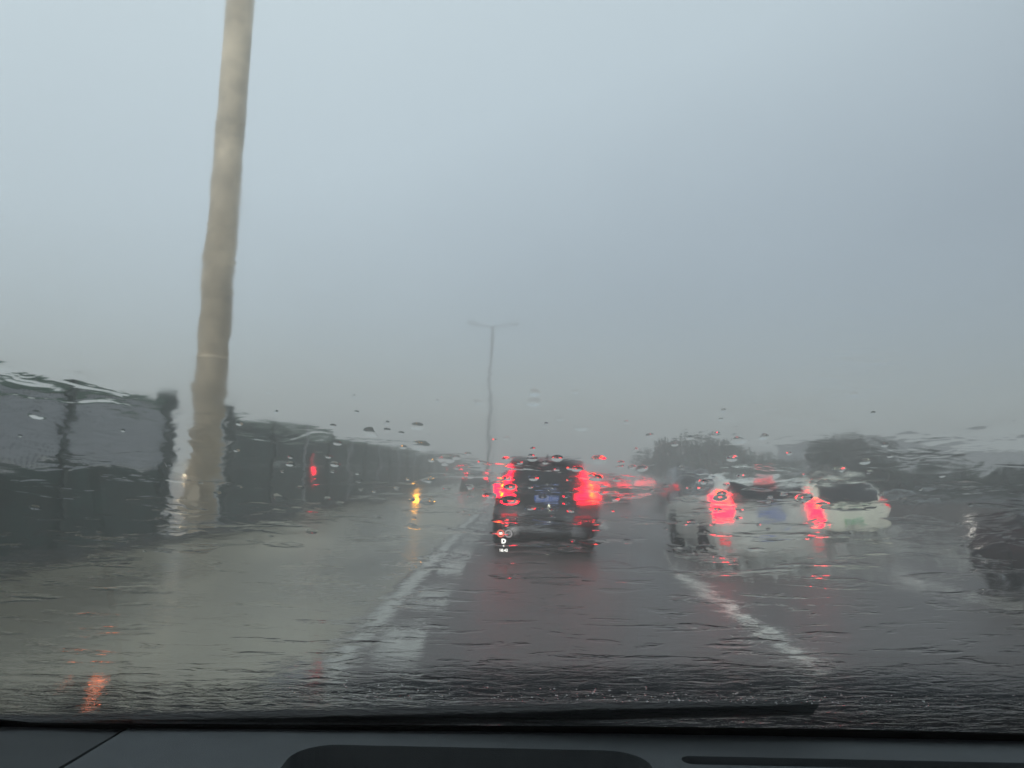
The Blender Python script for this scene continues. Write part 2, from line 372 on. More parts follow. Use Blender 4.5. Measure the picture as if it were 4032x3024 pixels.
lamp_post((-4.2, 128, .004), 12.9, .13, .09, M['steel'], 'farthest street lamp, almost lost in the haze behind the whole grey one', 2.1)

# ------------------------------------------------------------ barrier on the right
root = empty('concrete_barrier', (10.15, -10, 0)); tag(root, 'long low brownish concrete barrier along the right edge of the road', 'barrier')
bm = bmesh.new(); prof = [(-.30, 0), (-.30, .12), (-.15, .35), (-.09, 1.02), (.09, 1.02), (.15, .35), (.30, .12), (.30, 0)]
for i in range(26):
    y0, y1 = i * 5.0, i * 5.0 + 4.97
    a = [bm.verts.new((p[0], y0, p[1])) for p in prof]; b = [bm.verts.new((p[0], y1, p[1])) for p in prof]
    for j in range(7): bm.faces.new((a[j], a[j + 1], b[j + 1], b[j]))
    bm.faces.new(a[::-1]); bm.faces.new(b)
link('wall', bm, M['concrete'], root)
bm = bmesh.new(); tube(bm, (0, 0, 1.13), (0, 130, 1.13), .05, .05, 10)
for i in range(44): box(bm, -.02, .02, i * 3 + .5, i * 3 + .56, 1.02, 1.1)
link('hand_rail', bm, M['fpost'], root, False)

# ------------------------------------------------------------ vegetation
def tree(name, x, y, h, rx, rz_, zc, label, group, seed, cat, n=5200, m='leaf', trunk=True):
    rnd = random.Random(seed); root = empty(name, (x, y, 0)); tag(root, label, cat, group)
    bm = bmesh.new(); tube(bm, (0, 0, 0), (.05, 0, zc * .8), .09, .05, 8)
    limbs = []
    for i in range(6):
        a = rnd.uniform(0, 6.28); r = rx * rnd.uniform(.45, .8); p = (math.cos(a) * r, math.sin(a) * r, zc + rnd.uniform(-.4, .2) * rz_)
        tube(bm, (0, 0, zc * rnd.uniform(.25, .7)), p, .04, .015, 6); limbs.append(p)
    link('trunk', bm, M['bark'], root)
    bm = bmesh.new(); cl = []
    for i in range(30):
        a = rnd.uniform(0, 6.28); q = rnd.random() ** .6
        cl.append((Vector((math.cos(a) * rx * q, math.sin(a) * rx * q, zc + rz_ * rnd.uniform(-1, 1) * math.sqrt(max(.05, 1 - q * q)))), rnd.uniform(.22, .42) * rx))
    for i in range(n):
        c, r = rnd.choice(cl); d = Vector((rnd.gauss(0, 1), rnd.gauss(0, 1), rnd.gauss(0, .8))).normalized() * r * rnd.random() ** .4
        p = c + d; p.z = max(.08, p.z); s = rnd.uniform(.08, .17) * (1.5 if rx > 2 else 1)
        u = Vector((rnd.gauss(0, 1), rnd.gauss(0, 1), rnd.gauss(0, 1))).normalized(); v = u.orthogonal().normalized()
        vs = [bm.verts.new(p + u * s), bm.verts.new(p + v * s * .6), bm.verts.new(p - u * s), bm.verts.new(p - v * s * .6)]; bm.faces.new(vs)
    link('crown', bm, M[m], root)
    return root
T = [('round bushy tree behind the barrier, leftmost of the trees on the right', 10.9 + 1.0, 54, 4.2, 3.2, 1.5, 2.1, 'leaf'),
     ('second bushy tree from the left, leaning against the leftmost one', 13.6, 50, 3.3, 2.6, 1.2, 1.8, 'leaf2'),
     ('low thin bush between the bushy trees and the spiky tree', 14.3, 42, 2.4, 1.8, .8, 1.3, 'leaf2'),
     ('small tree with a ragged top above the white car with the green plate', 13.2, 31, 3.9, 1.5, 1.2, 1.95, 'leaf'),
     ('dense shrub right beside the ragged tree', 14.8, 29, 2.6, 1.5, .9, 1.5, 'leaf2'),
     ('wide dark shrub behind the middle of the right barrier', 13.6, 25, 2.2, 1.6, .75, 1.25, 'leaf'),
     ('small pale shrub behind the right barrier, third from the right edge', 13.9, 22.6, 2.1, 1.2, .65, 1.2, 'leaf2'),
     ('dark shrub behind the right barrier, second from the right edge', 14.0, 20.9, 2.15, 1.2, .7, 1.25, 'leaf'),
     ('dark shrub behind the barrier at the right edge of the picture', 13.3, 18.7, 2.0, 1.2, .65, 1.25, 'leaf')]
for i, (lab, x_, y_, h_, rx_, rz_, zc_, mm) in enumerate(T):
    tree('bushy_tree' if rx_ > 2 or h_ > 3 else 'shrub', x_, y_, h_, rx_, rz_, zc_, lab, 'trees and shrubs behind the right barrier', i + 4, 'tree' if rx_ > 2 or h_ > 3 else 'shrub', m=mm)

# ------------------------------------------------------------ building
root = empty('long_building', (33, 63, 0)); tag(root, 'long low grey building fading into the haze behind the shrubs on the right', 'building')
link('wall', bx(-9, 22, 0, 9, 0, 4.4), M['bwall'], root)
link('roof', bx(-9.3, 22.3, -.3, 9.3, 4.403, 4.75, bev=.05), M['broof'], root)
for i in range(9):
    f = link('window', bx(-8 + i * 3.3, -6.2 + i * 3.3, -.05, -.003, 2.4, 3.5, bev=.02), M['fpost'], root)
    link('pane', bx(-7.9 + i * 3.3, -6.3 + i * 3.3, -.08, -.053, 2.5, 3.4), M['bwin'], f)

# ------------------------------------------------------------ cars
def interp(levels, z, k):
    if z <= levels[0][0]: return levels[0][k]
    for i in range(len(levels) - 1):
        a, b = levels[i], levels[i + 1]
        if z <= b[0]:
            t = (z - a[0]) / (b[0] - a[0])
            def sl(j):
                if j <= 0 or j >= len(levels) - 1: return None
                p, q, r = levels[j - 1], levels[j], levels[j + 1]
                s1 = (q[k] - p[k]) / (q[0] - p[0]); s2 = (r[k] - q[k]) / (r[0] - q[0])
                return 0 if s1 * s2 <= 0 else 2 * s1 * s2 / (s1 + s2)
            h = b[0] - a[0]; lin = (b[k] - a[k]) / h
            m0 = sl(i); m1 = sl(i + 1); m0 = lin if m0 is None else m0; m1 = lin if m1 is None else m1
            return (2*t**3 - 3*t*t + 1) * a[k] + (t**3 - 2*t*t + t) * h * m0 + (-2*t**3 + 3*t*t) * b[k] + (t**3 - t*t) * h * m1
    return levels[-1][k]
class Car:
    # level = (z, rear y, front y, half width); the ends are half super-ellipses
    def __init__(s, name, loc, rz, levels, label, body, wheels, group='cars on the wet road', d=.32, n=3.4):
        s.L = levels; s.d = d; s.n = n
        s.root = empty(name, loc, rz); tag(s.root, label, 'car', group)
        bm = bmesh.new(); zs = []
        for i in range(len(levels) - 1):
            for j in range(4): zs.append(levels[i][0] + (levels[i + 1][0] - levels[i][0]) * j / 4)
        zs.append(levels[-1][0]); rings = []
        for z in zs:
            yr, yf, hw = (interp(levels, z, k) for k in (1, 2, 3)); pts = []
            K = 12
            for i in range(K + 1):
                a = math.pi * i / K; cx, sy = math.cos(a), math.sin(a)
                pts.append((-hw * math.copysign(abs(cx) ** (2 / n), cx), yr + d - d * abs(sy) ** (2 / n)))
            for i in range(K + 1):
                a = math.pi * i / K; cx, sy = math.cos(a), math.sin(a)
                pts.append((hw * math.copysign(abs(cx) ** (2 / n), cx), yf - d * 1.2 + d * 1.2 * abs(sy) ** (2 / n)))
            rings.append([bm.verts.new((p[0], p[1], z)) for p in pts])
        m = len(rings[0])
        for a, b in zip(rings, rings[1:]):
            for i in range(m): bm.faces.new((a[i], a[(i + 1) % m], b[(i + 1) % m], b[i]))
        bm.faces.new(rings[0][::-1]); bm.faces.new(rings[-1])
        s.body = link('body', bm, M[body], s.root, True)
        for (wy, wr) in wheels:
            for sd in (-1, 1): s.wheel(sd, wy, wr)
    def rear(s, x, z):
        yr, hw = interp(s.L, z, 1), interp(s.L, z, 3); q = min(1, abs(x) / hw)
        return Vector((x, yr + s.d - s.d * (1 - q ** s.n) ** (1 / s.n), z))
    def front(s, x, z):
        yf, hw = interp(s.L, z, 2), interp(s.L, z, 3); q = min(1, abs(x) / hw)
        return Vector((x, yf - s.d * 1.2 + s.d * 1.2 * (1 - q ** s.n) ** (1 / s.n), z))
    def side(s, sd):
        def f(y, z):
            yr, yf, hw = (interp(s.L, z, k) for k in (1, 2, 3))
            q = 0
            if y < yr + s.d: q = min(1, (yr + s.d - y) / s.d)
            if y > yf - s.d * 1.2: q = min(1, (y - yf + s.d * 1.2) / (s.d * 1.2))
            return Vector((sd * hw * (1 - q ** s.n) ** (1 / s.n), y, z))
        return f
    def patch(s, name, fn, quads, m, off=.012, nu=8, nv=8, parent=None, inward=.02, ctr=None):
        bm = bmesh.new(); c = ctr or Vector((0, 2.2, .8))
        for q in quads:
            def P(u, v, o):
                a = (1-u)*(1-v)*q[0][0] + u*(1-v)*q[1][0] + u*v*q[2][0] + (1-u)*v*q[3][0]
                b = (1-u)*(1-v)*q[0][1] + u*(1-v)*q[1][1] + u*v*q[2][1] + (1-u)*v*q[3][1]
                p = fn(a, b); e = 1e-3; nn = (fn(a + e, b) - p).cross(fn(a, b + e) - p)
                if nn.length < 1e-12: nn = p - c
                nn.normalize()
                if nn.dot(p - c) < 0: nn = -nn
                return p + nn * o
            G = [[bm.verts.new(P(i / nu, j / nv, off)) for j in range(nv + 1)] for i in range(nu + 1)]
            for i in range(nu):
                for j in range(nv): bm.faces.new((G[i][j], G[i + 1][j], G[i + 1][j + 1], G[i][j + 1]))
            rim = [(i, 0) for i in range(nu)] + [(nu, j) for j in range(nv)] + [(i, nv) for i in range(nu, 0, -1)] + [(0, j) for j in range(nv, 0, -1)]
            B = [bm.verts.new(P(i / nu, j / nv, -inward)) for i, j in rim]
            for k_ in range(len(rim)):
                k2 = (k_ + 1) % len(rim); a, b = rim[k_], rim[k2]
                bm.faces.new((G[a[0]][a[1]], B[k_], B[k2], G[b[0]][b[1]]))
        bmesh.ops.recalc_face_normals(bm, faces=bm.faces)
        return link(name, bm, M[m] if isinstance(m, str) else m, parent or s.root, True)
    def wheel(s, sd, wy, r):
        hw = interp(s.L, .5, 3); x = sd * (hw - .12)
        s.patch('wheel_arch', s.side(sd), [[(wy - r*1.18, .2), (wy + r*1.18, .2), (wy + r*.8, r * 2.12), (wy - r*.8, r * 2.12)]], 'plastic', .006, 8, 6)
        bm = bmesh.new(); pr = [(.62*r, -.09), (.9*r, -.11), (r, -.08), (r, .08), (.9*r, .11), (.62*r, .10)]; n = 28
        rings = [[bm.verts.new((x + sd * px, wy + math.cos(2*math.pi*i/n) * pr_, r + math.sin(2*math.pi*i/n) * pr_)) for i in range(n)] for pr_, px in pr]
        for a, b in zip(rings, rings[1:]):
            for i in range(n): bm.faces.new((a[i], a[(i+1) % n], b[(i+1) % n], b[i]))
        wh = link('wheel', bm, M['rubber'], s.root, True)
        bm = bmesh.new(); tube(bm, (x - sd*.05, wy, r), (x + sd * .04, wy, r), r*.64, r*.64, 24)
        for i in range(5):
            a = i * 2 * math.pi / 5; c = Vector((x + sd*.06, wy + math.cos(a)*r*.34, r + math.sin(a)*r*.34))
            tube(bm, (x + sd*.07, wy, r), (x + sd*.07, wy + math.cos(a)*r*.6, r + math.sin(a)*r*.6), .035, .025, 6)
        link('rim', bm, M['rim'], wh)
    def mirror(s, y, z, m='plastic'):
        for sd in (-1, 1):
            p = s.side(sd)(y, z); bm = bmesh.new(); box(bm, min(p.x, p.x + sd*.24), max(p.x, p.x + sd*.24), y - .08, y + .06, z, z + .15, .035)
            mr = link('door_mirror', bm, M[m], s.root)
            link('mirror_glass', bx(min(p.x+sd*.05, p.x + sd*.22), max(p.x+sd*.05, p.x + sd*.22), y - .086, y - .0805, z + .02, z + .13), M['lens'], mr)
    def plate(s, z, txt, bgm, fgm, w=.44, h=.14, xc=0, bolts=False):
        y = min(s.rear(xc - w/2, z).y, s.rear(xc, z + h/2).y, s.rear(xc, z - h/2).y) - .02
        pl = link('number_plate', bx(xc - w/2, xc + w/2, y - .012, y + .05, z - h/2, z + h/2, bev=.006), M[bgm], s.root)
        bm = bmesh.new()
        for a in ((xc - w/2 + .008, xc + w/2 - .008, z + h/2 - .014, z + h/2 - .008), (xc - w/2 + .008, xc + w/2 - .008, z - h/2 + .008, z - h/2 + .014)):
            box(bm, a[0], a[1], y - .015, y - .0125, a[2], a[3])
        link('plate_border', bm, M[fgm], pl)
        t = text_mesh(txt, h * .80, M[fgm], 'plate_characters', pl, .002)
        t.rotation_euler = (R(90), 0, 0); t.location = (xc, y - .0145, z)
        t.scale = (min(1.25, (w * .92) / max(.01, t.dimensions.x)), 1, 1)
        if bolts:
            bm = bmesh.new()
            for sx_ in (-.08, .09): tube(bm, (xc + sx_, y - .03, z + h/2 + .003), (xc + sx_, y - .01, z + h/2 + .003), .013, .013, 10)
            link('plate_bolt', bm, M['platewhite'], pl)
        return y
SUV = [(.24, .16, 4.45, .84), (.34, .05, 4.6, .90), (.52, .0, 4.7, .945), (.70, .02, 4.70, .95), (.80, .10, 4.66, .945), (.95, .115, 4.45, .94), (1.03, .12, 3.75, .935),
       (1.13, .14, 3.35, .91), (1.22, .19, 3.15, .86), (1.45, .32, 2.72, .76), (1.57, .40, 2.45, .70), (1.64, .55, 2.15, .60), (1.67, .85, 1.75, .42)]
HATCH = [(.20, .14, 4.25, .82), (.30, .04, 4.4, .88), (.48, .0, 4.45, .91), (.62, .02, 4.45, .915), (.80, .06, 4.35, .91), (.90, .08, 4.05, .905), (.98, .10, 3.6, .90),
         (1.06, .13, 3.3, .87), (1.14, .18, 3.1, .83), (1.34, .32, 2.75, .74), (1.44, .42, 2.5, .69), (1.50, .60, 2.2, .58), (1.525, .9, 1.8, .42)]
SEDAN = [(.18, .12, 4.6, .82), (.28, .03, 4.72, .88), (.46, .0, 4.78, .91), (.66, .02, 4.75, .915), (.82, .05, 4.55, .91), (.92, .07, 4.2, .90), (.985, .12, 3.7, .88),
         (1.03, .42, 3.4, .84), (1.12, .66, 3.15, .79), (1.28, .98, 2.85, .69), (1.37, 1.3, 2.5, .62), (1.40, 1.7, 2.2, .50), (1.41, 1.9, 2.0, .40)]
def side_windows(c, z0, z1, ys):
    for sd in (-1, 1):
        for (a0, a1, b0, b1) in ys:
            c.patch('side_window', c.side(sd), [[(a0, z0), (a1, z0), (b1, z1), (b0, z1)]], 'glass', .004)
def wscreen(c, z0, z1, w0, w1): c.patch('front_windscreen', c.front, [[(-w0, z0), (w0, z0), (w1, z1), (-w1, z1)]], 'glass', .004, 12)

# --- black SUV straight ahead
c = Car('suv_car', (.52, 13.8, 0), 0, SUV, 'black SUV directly ahead with tall glowing red tail lamps and a blue number plate', 'black', [(.98, .36), (3.82, .36)])
c.patch('rear_window', c.rear, [[(-.72, 1.15), (.72, 1.15), (.60, 1.52), (-.60, 1.52)]], 'glass', .006, 12)
c.patch('rear_bumper', c.rear, [[(-.90, .30), (.90, .30), (.93, .66), (-.93, .66)]], 'plastic', .02, 16)
o = c.patch('bumper_trim', c.rear, [[(-.62, .44), (.62, .44), (.66, .48), (-.66, .48)]], 'chrome', .032, 12, 2)
for s in (-1, 1):
    tl = c.patch('tail_lamp', c.rear, [[(s*.84, 1.10), (s*.72, 1.10), (s*.585, 1.50), (s*.625, 1.50)], [(s*.925, .96), (s*.50, .99), (s*.52, 1.08), (s*.90, 1.14)], [(s*.90, 1.14), (s*.62, 1.09), (s*.68, 1.19), (s*.83, 1.22)]], 'red', .022, 8, 6)
    c.patch('hot_strip', c.rear, [[(s*.83, 1.02), (s*.795, 1.02), (s*.755, 1.22), (s*.785, 1.22)]], 'redhot', .034, 3, 8, parent=tl)  # glowing patch imitates the lamp's overexposed core
    c.patch('bumper_reflector', c.rear, [[(s*.80, .655), (s*.50, .655), (s*.50, .685), (s*.80, .69)]], 'redlow', .034, 6, 2)
    c.patch('chrome_strip', c.rear, [[(s*.49, .655), (s*.30, .655), (s*.30, .675), (s*.49, .675)]], 'chrome', .034, 6, 2)
    c.patch('exhaust_trim', c.rear, [[(s*.70, .36), (s*.46, .36), (s*.46, .42), (s*.70, .42)]], 'chrome', .030, 6, 2)
    bm = bmesh.new(); tube(bm, (s*.58, .75, 1.635), (s*.62, 2.3, 1.62), .018, .018, 8); link('roof_rail', bm, M['chrome'], c.root)
c.patch('roof_spoiler', c.rear, [[(-.64, 1.545), (.64, 1.545), (.60, 1.60), (-.60, 1.60)]], 'black', .09, 12, 3)
c.patch('high_brake_lamp', c.rear, [[(-.16, 1.555), (.16, 1.555), (.16, 1.572), (-.16, 1.572)]], 'reddim', .097, 4, 2)
bm = bmesh.new(); tube(bm, (0, .9, 1.66), (0, .80, 1.745), .045, .008, 8); link('fin_antenna', bm, M['plastic'], c.root)
c.plate(1.0, '京A·2R17H', 'plateblue', 'platewhite', bolts=True)
c.patch('plate_garnish', c.rear, [[(-.34, 1.10), (.34, 1.10), (.34, 1.125), (-.34, 1.125)]], 'plastic', .02, 6, 2)
bm = bmesh.new(); box(bm, -.075, .085, .095, .105, 1.135, 1.165, .005); link('tailgate_badge', bm, M['chrome'], c.root)
bm = bmesh.new(); box(bm, .035, .075, .07, .10, .835, .86, .008); link('plate_lamp', bm, M['plamp'], c.root)
side_windows(c, 1.16, 1.50, [(.55, 1.45, .85, 1.45), (1.5, 2.3, 1.5, 2.3), (2.35, 3.05, 2.35, 2.6)]); wscreen(c, 1.17, 1.5, .72, .6); c.mirror(2.95, 1.08)

# --- white hatchback, next lane
c = Car('hatchback_car', (4.13, 12.6, 0), 0, HATCH, 'white hatchback in the next lane with lit round tail lamps and a blue number plate', 'white', [(.85, .33), (3.45, .33)])
c.patch('rear_window', c.rear, [[(-.68, 1.07), (.68, 1.07), (.58, 1.42), (-.58, 1.42)]], 'glass', .006, 12)
for s in (-1, 1):
    tl = c.patch('tail_lamp', c.rear, [[(s*.885, .84), (s*.66, .84), (s*.62, 1.02), (s*.87, 1.06)], [(s*.87, 1.06), (s*.62, 1.02), (s*.70, 1.12), (s*.80, 1.14)]], 'red', .02, 8, 6)
    c.patch('hot_strip', c.rear, [[(s*.80, 1.085), (s*.70, 1.085), (s*.71, 1.105), (s*.79, 1.105)]], 'redhot', .034, 5, 2, parent=tl)
    c.patch('bumper_reflector', c.rear, [[(s*.82, .44), (s*.66, .44), (s*.66, .475), (s*.82, .475)]], 'redlow', .02, 5, 2)
c.patch('lower_bumper', c.rear, [[(-.80, .24), (.80, .24), (.84, .36), (-.84, .36)]], 'white', .022, 12, 4)
c.patch('high_brake_lamp', c.rear, [[(-.16, 1.45), (.16, 1.45), (.16, 1.465), (-.16, 1.465)]], 'redlow', .02, 4, 2)
c.plate(.87, '京N·63F80', 'plateblue', 'platewhite')
c.patch('plate_recess', c.rear, [[(-.30, .955), (.30, .955), (.28, .975), (-.28, .975)]], 'plastic', .012, 6, 2)
side_windows(c, 1.08, 1.38, [(.55, 1.35, .85, 1.35), (1.4, 2.2, 1.4, 2.2), (2.25, 3.0, 2.25, 2.6)]); wscreen(c, 1.1, 1.38, .72, .6); c.mirror(2.9, 1.0)

# --- warm white car behind it, green plate
c = Car('electric_car', (7.32, 17.0, 0), 0, HATCH, 'cream white car partly hidden behind the hatchback, with a green number plate', 'white2', [(.85, .33), (3.45, .33)])
c.patch('rear_window', c.rear, [[(-.70, 1.0), (.70, 1.0), (.60, 1.43), (-.60, 1.43)]], 'glass', .006, 12)
for s in (-1, 1):
    c.patch('tail_lamp', c.rear, [[(s*.89, .98), (s*.76, .98), (s*.74, 1.04), (s*.87, 1.06)]], 'redlow', .02, 6, 4)
c.patch('lower_bumper', c.rear, [[(-.80, .22), (.80, .22), (.84, .36), (-.84, .36)]], 'plastic', .012, 12, 4)
c.plate(.62, '京AD 62815', 'plategreen', 'platewhite', w=.48)
side_windows(c, 1.08, 1.38, [(.55, 1.35, .85, 1.35), (1.4, 2.2, 1.4, 2.2), (2.25, 3.0, 2.25, 2.6)]); wscreen(c, 1.1, 1.38, .72, .6); c.mirror(2.9, 1.0)

# --- black car at the right edge
c = Car('black_car', (7.38, 6.75, 0), 0, SUV, 'black car cut off by the right edge of the picture, its near headlamp lit', 'blackwet', [(.98, .36), (3.82, .36)])
for s in (-1, 1):
    c.patch('headlamp', c.front, [[(s*.90, .80), (s*.66, .78), (s*.66, .88), (s*.88, .92)]], 'headw', .012, 6, 4)
c.patch('grille', c.front, [[(-.45, .55), (.45, .55), (.5, .85), (-.5, .85)]], 'plastic', .01)
c.patch('rear_window', c.rear, [[(-.72, 1.15), (.72, 1.15), (.60, 1.52), (-.60, 1.52)]], 'glass', .006)
for s in (-1, 1): c.patch('tail_lamp', c.rear, [[(s*.92, .96), (s*.6, .98), (s*.6, 1.08), (s*.90, 1.14)]], 'redlow', .02)
side_windows(c, 1.16, 1.50, [(.55, 1.45, .85, 1.45), (1.5, 2.3, 1.5, 2.3), (2.35, 3.05, 2.35, 2.6)]); wscreen(c, 1.17, 1.5, .72, .6); c.mirror(3.0, 1.06)

# --- far cars
def far_car(name, x, y, L, body, label, lampq, lampm, hw, plate=None):
    c = Car(name, (x, y, 0), 0, L, label, body, [(.9, .33), (3.6, .33)])
    z0 = 1.05 if L is not SUV else 1.15; top = L[-3][0] - .06
    c.patch('rear_window', c.rear, [[(-.66, z0), (.66, z0), (.55, top), (-.55, top)]], 'glass', .006)
    for s in (-1, 1):
        for q, mm in zip(lampq, lampm): c.patch('tail_lamp', c.rear, [[(s*a, b) for a, b in q]], mm, .02, 6, 3)
    c.patch('lower_bumper', c.rear, [[(-.78, .22), (.78, .22), (.84, .36), (-.84, .36)]], 'plastic', .012, 12, 4)
    side_windows(c, z0 + .03, top, [(1.4, 2.15, 1.45, 2.15), (2.2, 2.9, 2.2, 2.5)]); wscreen(c, z0 + .05, top, .68, .56); c.mirror(2.9, 1.0)
    if plate: c.plate(*plate)
    return c
far_car('sedan_car', 4.42, 36, SEDAN, 'dark', 'dark saloon with two wide red tail bars just right of the black SUV', [[(.90, .90), (.12, .93), (.12, 1.0), (.88, 1.0)], [(.90, .80), (.80, .80), (.80, .90), (.90, .90)]], ['red', 'red'], .9, (.58, '京A·D5512', 'plateyel', 'plateblk'))
c = far_car('sedan_car', 8.05, 47, SEDAN, 'white', 'small white saloon far ahead with one thin red light bar across its tail', [[(.89, .86), (0.0, .91), (0.0, .935), (.88, .93)]], ['red'], .9, (.55, '京AF 10932', 'plategreen', 'platewhite'))
far_car('suv_car', 7.0, 30, SUV, 'dark', 'dark SUV showing beyond the left shoulder of the white hatchback', [[(.92, .96), (.74, .98), (.74, 1.1), (.90, 1.12)]], ['redlow'], .9)
far_car('sedan_car', -2.62, 47, SEDAN, 'dark', 'dim dark car left of the black SUV, seen mostly as red and amber light', [[(.90, .82), (.60, .84), (.60, .95), (.88, .95)], [(.56, .86), (.40, .87), (.40, .91), (.56, .91)]], ['red', 'orange'], .9)

# --- oncoming car beyond the fence gap
c = Car('oncoming_car', (-11.7, 29, 0), math.pi, SUV, 'oncoming car with warm headlamps seen through the fence gap beside the tan pole', 'dark', [(.98, .36), (3.82, .36)])
c.root.location.y = 29 + 4.7
for s in (-1, 1):
    c.patch('headlamp', c.front, [[(s*.88, .72), (s*.60, .70), (s*.60, .86), (s*.86, .88)]], 'head', .012, 6, 4)
    c.patch('fog_lamp', c.front, [[(s*.80, .42), (s*.64, .42), (s*.64, .52), (s*.80, .52)]], 'head', .012, 6, 4)
c.patch('grille', c.front, [[(-.45, .55), (.45, .55), (.5, .85), (-.5, .85)]], 'plastic', .01); wscreen(c, 1.17, 1.5, .72, .6); c.mirror(3.0, 1.06)

# ------------------------------------------------------------ warning lights
def diamond(y, z, sc, label, m):
    o = empty('warning_marker', (-6.285, y, z)); tag(o, label, 'warning light', 'red warning lights on the fence')
    bm = bmesh.new(); vs = []
    for dx in (0, .03):
        vs.append([bm.verts.new((dx, a, b)) for a, b in ((0, .50*sc), (.32*sc, 0.05), (0, -.50*sc), (-.32*sc, 0.05))])
    bm.faces.new(vs[0][::-1]); bm.faces.new(vs[1])
    for i in range(4): bm.faces.new((vs[0][i], vs[0][(i+1) % 4], vs[1][(i+1) % 4], vs[1][i]))
    link('marker_plate', bm, M['reddim'], o)
    bm = bmesh.new(); tube(bm, (.031, 0, 0), (.09, 0, 0), .055*sc, .045*sc, 14); link('lamp', bm, M[m], o)
diamond(23.6, 1.18, 1, 'red diamond shaped marker with a small lamp on the dark fence, the nearer one', 'red')
diamond(68, 1.0, .8, 'small red marker on the fence far ahead, near the fence vanishing point', 'red')
o = empty('amber_beacon', (-3.75, 28.5, .008)); tag(o, 'amber warning beacon standing on the wet slip road between fence and lane', 'warning light')
link('base', bx(-.2, .2, -.2, .2, 0, .04, bev=.01), M['rubber'], o)
bm = bmesh.new(); tube(bm, (0, 0, .04), (0, 0, .16), .06, .05, 14); link('stem', bm, M['plastic'], o)
bm = bmesh.new(); tube(bm, (0, 0, .16), (0, 0, .38), .11, .08, 16); link('lens', bm, M['amber'], o, True)

# ------------------------------------------------------------ splashes thrown up by wheels
def splash(x, y, wx, wy, h, n, label, seed):
    rnd = random.Random(seed); bm = bmesh.new()
    for i in range(n):
        px, py = x + rnd.gauss(0, wx) * 1.2, y + rnd.gauss(0, wy); pz = .02 + h * rnd.random() ** 1.6; r = rnd.uniform(.008, .028)
        q = bmesh.ops.create_icosphere(bm, subdivisions=1, radius=r, matrix=Matrix.Translation((px, py, pz)) @ Matrix.Diagonal((1, 1, rnd.uniform(.6, 2.4), 1)))
    o = link('water_splash', bm, M['spray'], None, True); tag(o, label, 'splash', kind='stuff')
splash(4.2, 12.2, .65, .4, .42, 650, 'water splashing up under the tail of the white hatchback', 1)
splash(7.6, 16.6, .8, .45, .45, 650, 'water splashing up under the tail of the cream white car', 2)
splash(8.6, 13.9, .5, .8, .25, 250, 'water splashing on the lane between the cream car and the black car', 3)

# ------------------------------------------------------------ the car the picture is taken from
CX = .38; TA = .78; LEN = math.hypot(1, TA)
def gp(x, s, o=0):                        # point on the windscreen: x across, s metres up the slope, o outward
    c_ = 1 / LEN; k_ = TA / LEN
    return Vector((x, .78 - s * c_ - .03 * (x - CX) ** 2 + o * k_, 1.22 + s * k_ + o * c_))
own = empty('own_car', (CX, -1.0, 0)); tag(own, 'the car we sit in, with a grey dashboard behind its rain covered windscreen', 'car')
own.rotation_euler.y = -R(1.0); own.location.x += .0256; own.location.z += .0136
def own_link(name, bm, m, smooth=False, mats=None, parent=None):
    o = link(name, bm, m, None, smooth, mats); o.parent = parent or own
    if not parent: o.location = (-CX, 1.0, 0)
    return o
def windscreen():
    bm = bmesh.new(); uvl = bm.loops.layers.uv.new('UVMap'); nx, ns = 60, 40
    x0, x1, s0, s1 = -.56, 1.32, -.03, .96
    grids = []
    for o in (0, .005):
        grids.append([[bm.verts.new(gp(x0 + (x1 - x0) * i / nx, s0 + (s1 - s0) * j / ns, o)) for j in range(ns + 1)] for i in range(nx + 1)])
    uvs = {}
    for g_ in grids:
        for i in range(nx + 1):
            for j in range(ns + 1): uvs[g_[i][j]] = (x0 + (x1 - x0) * i / nx, s0 + (s1 - s0) * j / ns)
    for i in range(nx):
        for j in range(ns):
            a = grids[0]; f = bm.faces.new((a[i][j], a[i][j+1], a[i+1][j+1], a[i+1][j])); f.material_index = 0; f.smooth = True
            a = grids[1]; f = bm.faces.new((a[i][j], a[i+1][j], a[i+1][j+1], a[i][j+1])); f.material_index = 1; f.smooth = True
    rim = [(i, 0) for i in range(nx)] + [(nx, j) for j in range(ns)] + [(i, ns) for i in range(nx, 0, -1)] + [(0, j) for j in range(ns, 0, -1)]
    for k_ in range(len(rim)):
        a, b = rim[k_], rim[(k_ + 1) % len(rim)]
        f = bm.faces.new((grids[0][a[0]][a[1]], grids[0][b[0]][b[1]], grids[1][b[0]][b[1]], grids[1][a[0]][a[1]])); f.material_index = 0
    bmesh.ops.recalc_face_normals(bm, faces=bm.faces)
    for f in bm.faces:
        for l in f.loops: l[uvl].uv = uvs[l.vert]
    return own_link('windscreen', bm, None, False, [M['gin'], M['film']])
ws = windscreen()
# black ceramic band round the foot of the glass
bm = bmesh.new(); prev = None
for i in range(61):
    x_ = -.56 + 1.88 * i / 60; top = .052 + .0 * x_ + max(0, -.43 - x_) ** 1.5 * 1.3 + .004 * math.sin(x_ * 5)
    a = bm.verts.new(gp(x_, -.04, -.003)); b = bm.verts.new(gp(x_, top, -.003))
    c_ = bm.verts.new(gp(x_, -.04, -.0045)); d_ = bm.verts.new(gp(x_, top, -.0045))
    if prev:
        bm.faces.new((prev[0], a, b, prev[1])); bm.faces.new((prev[2], prev[3], d_, c_)); bm.faces.new((prev[1], b, d_, prev[3]))
    prev = (a, b, c_, d_)
o = own_link('black_glass_border', bm, M['frit'])
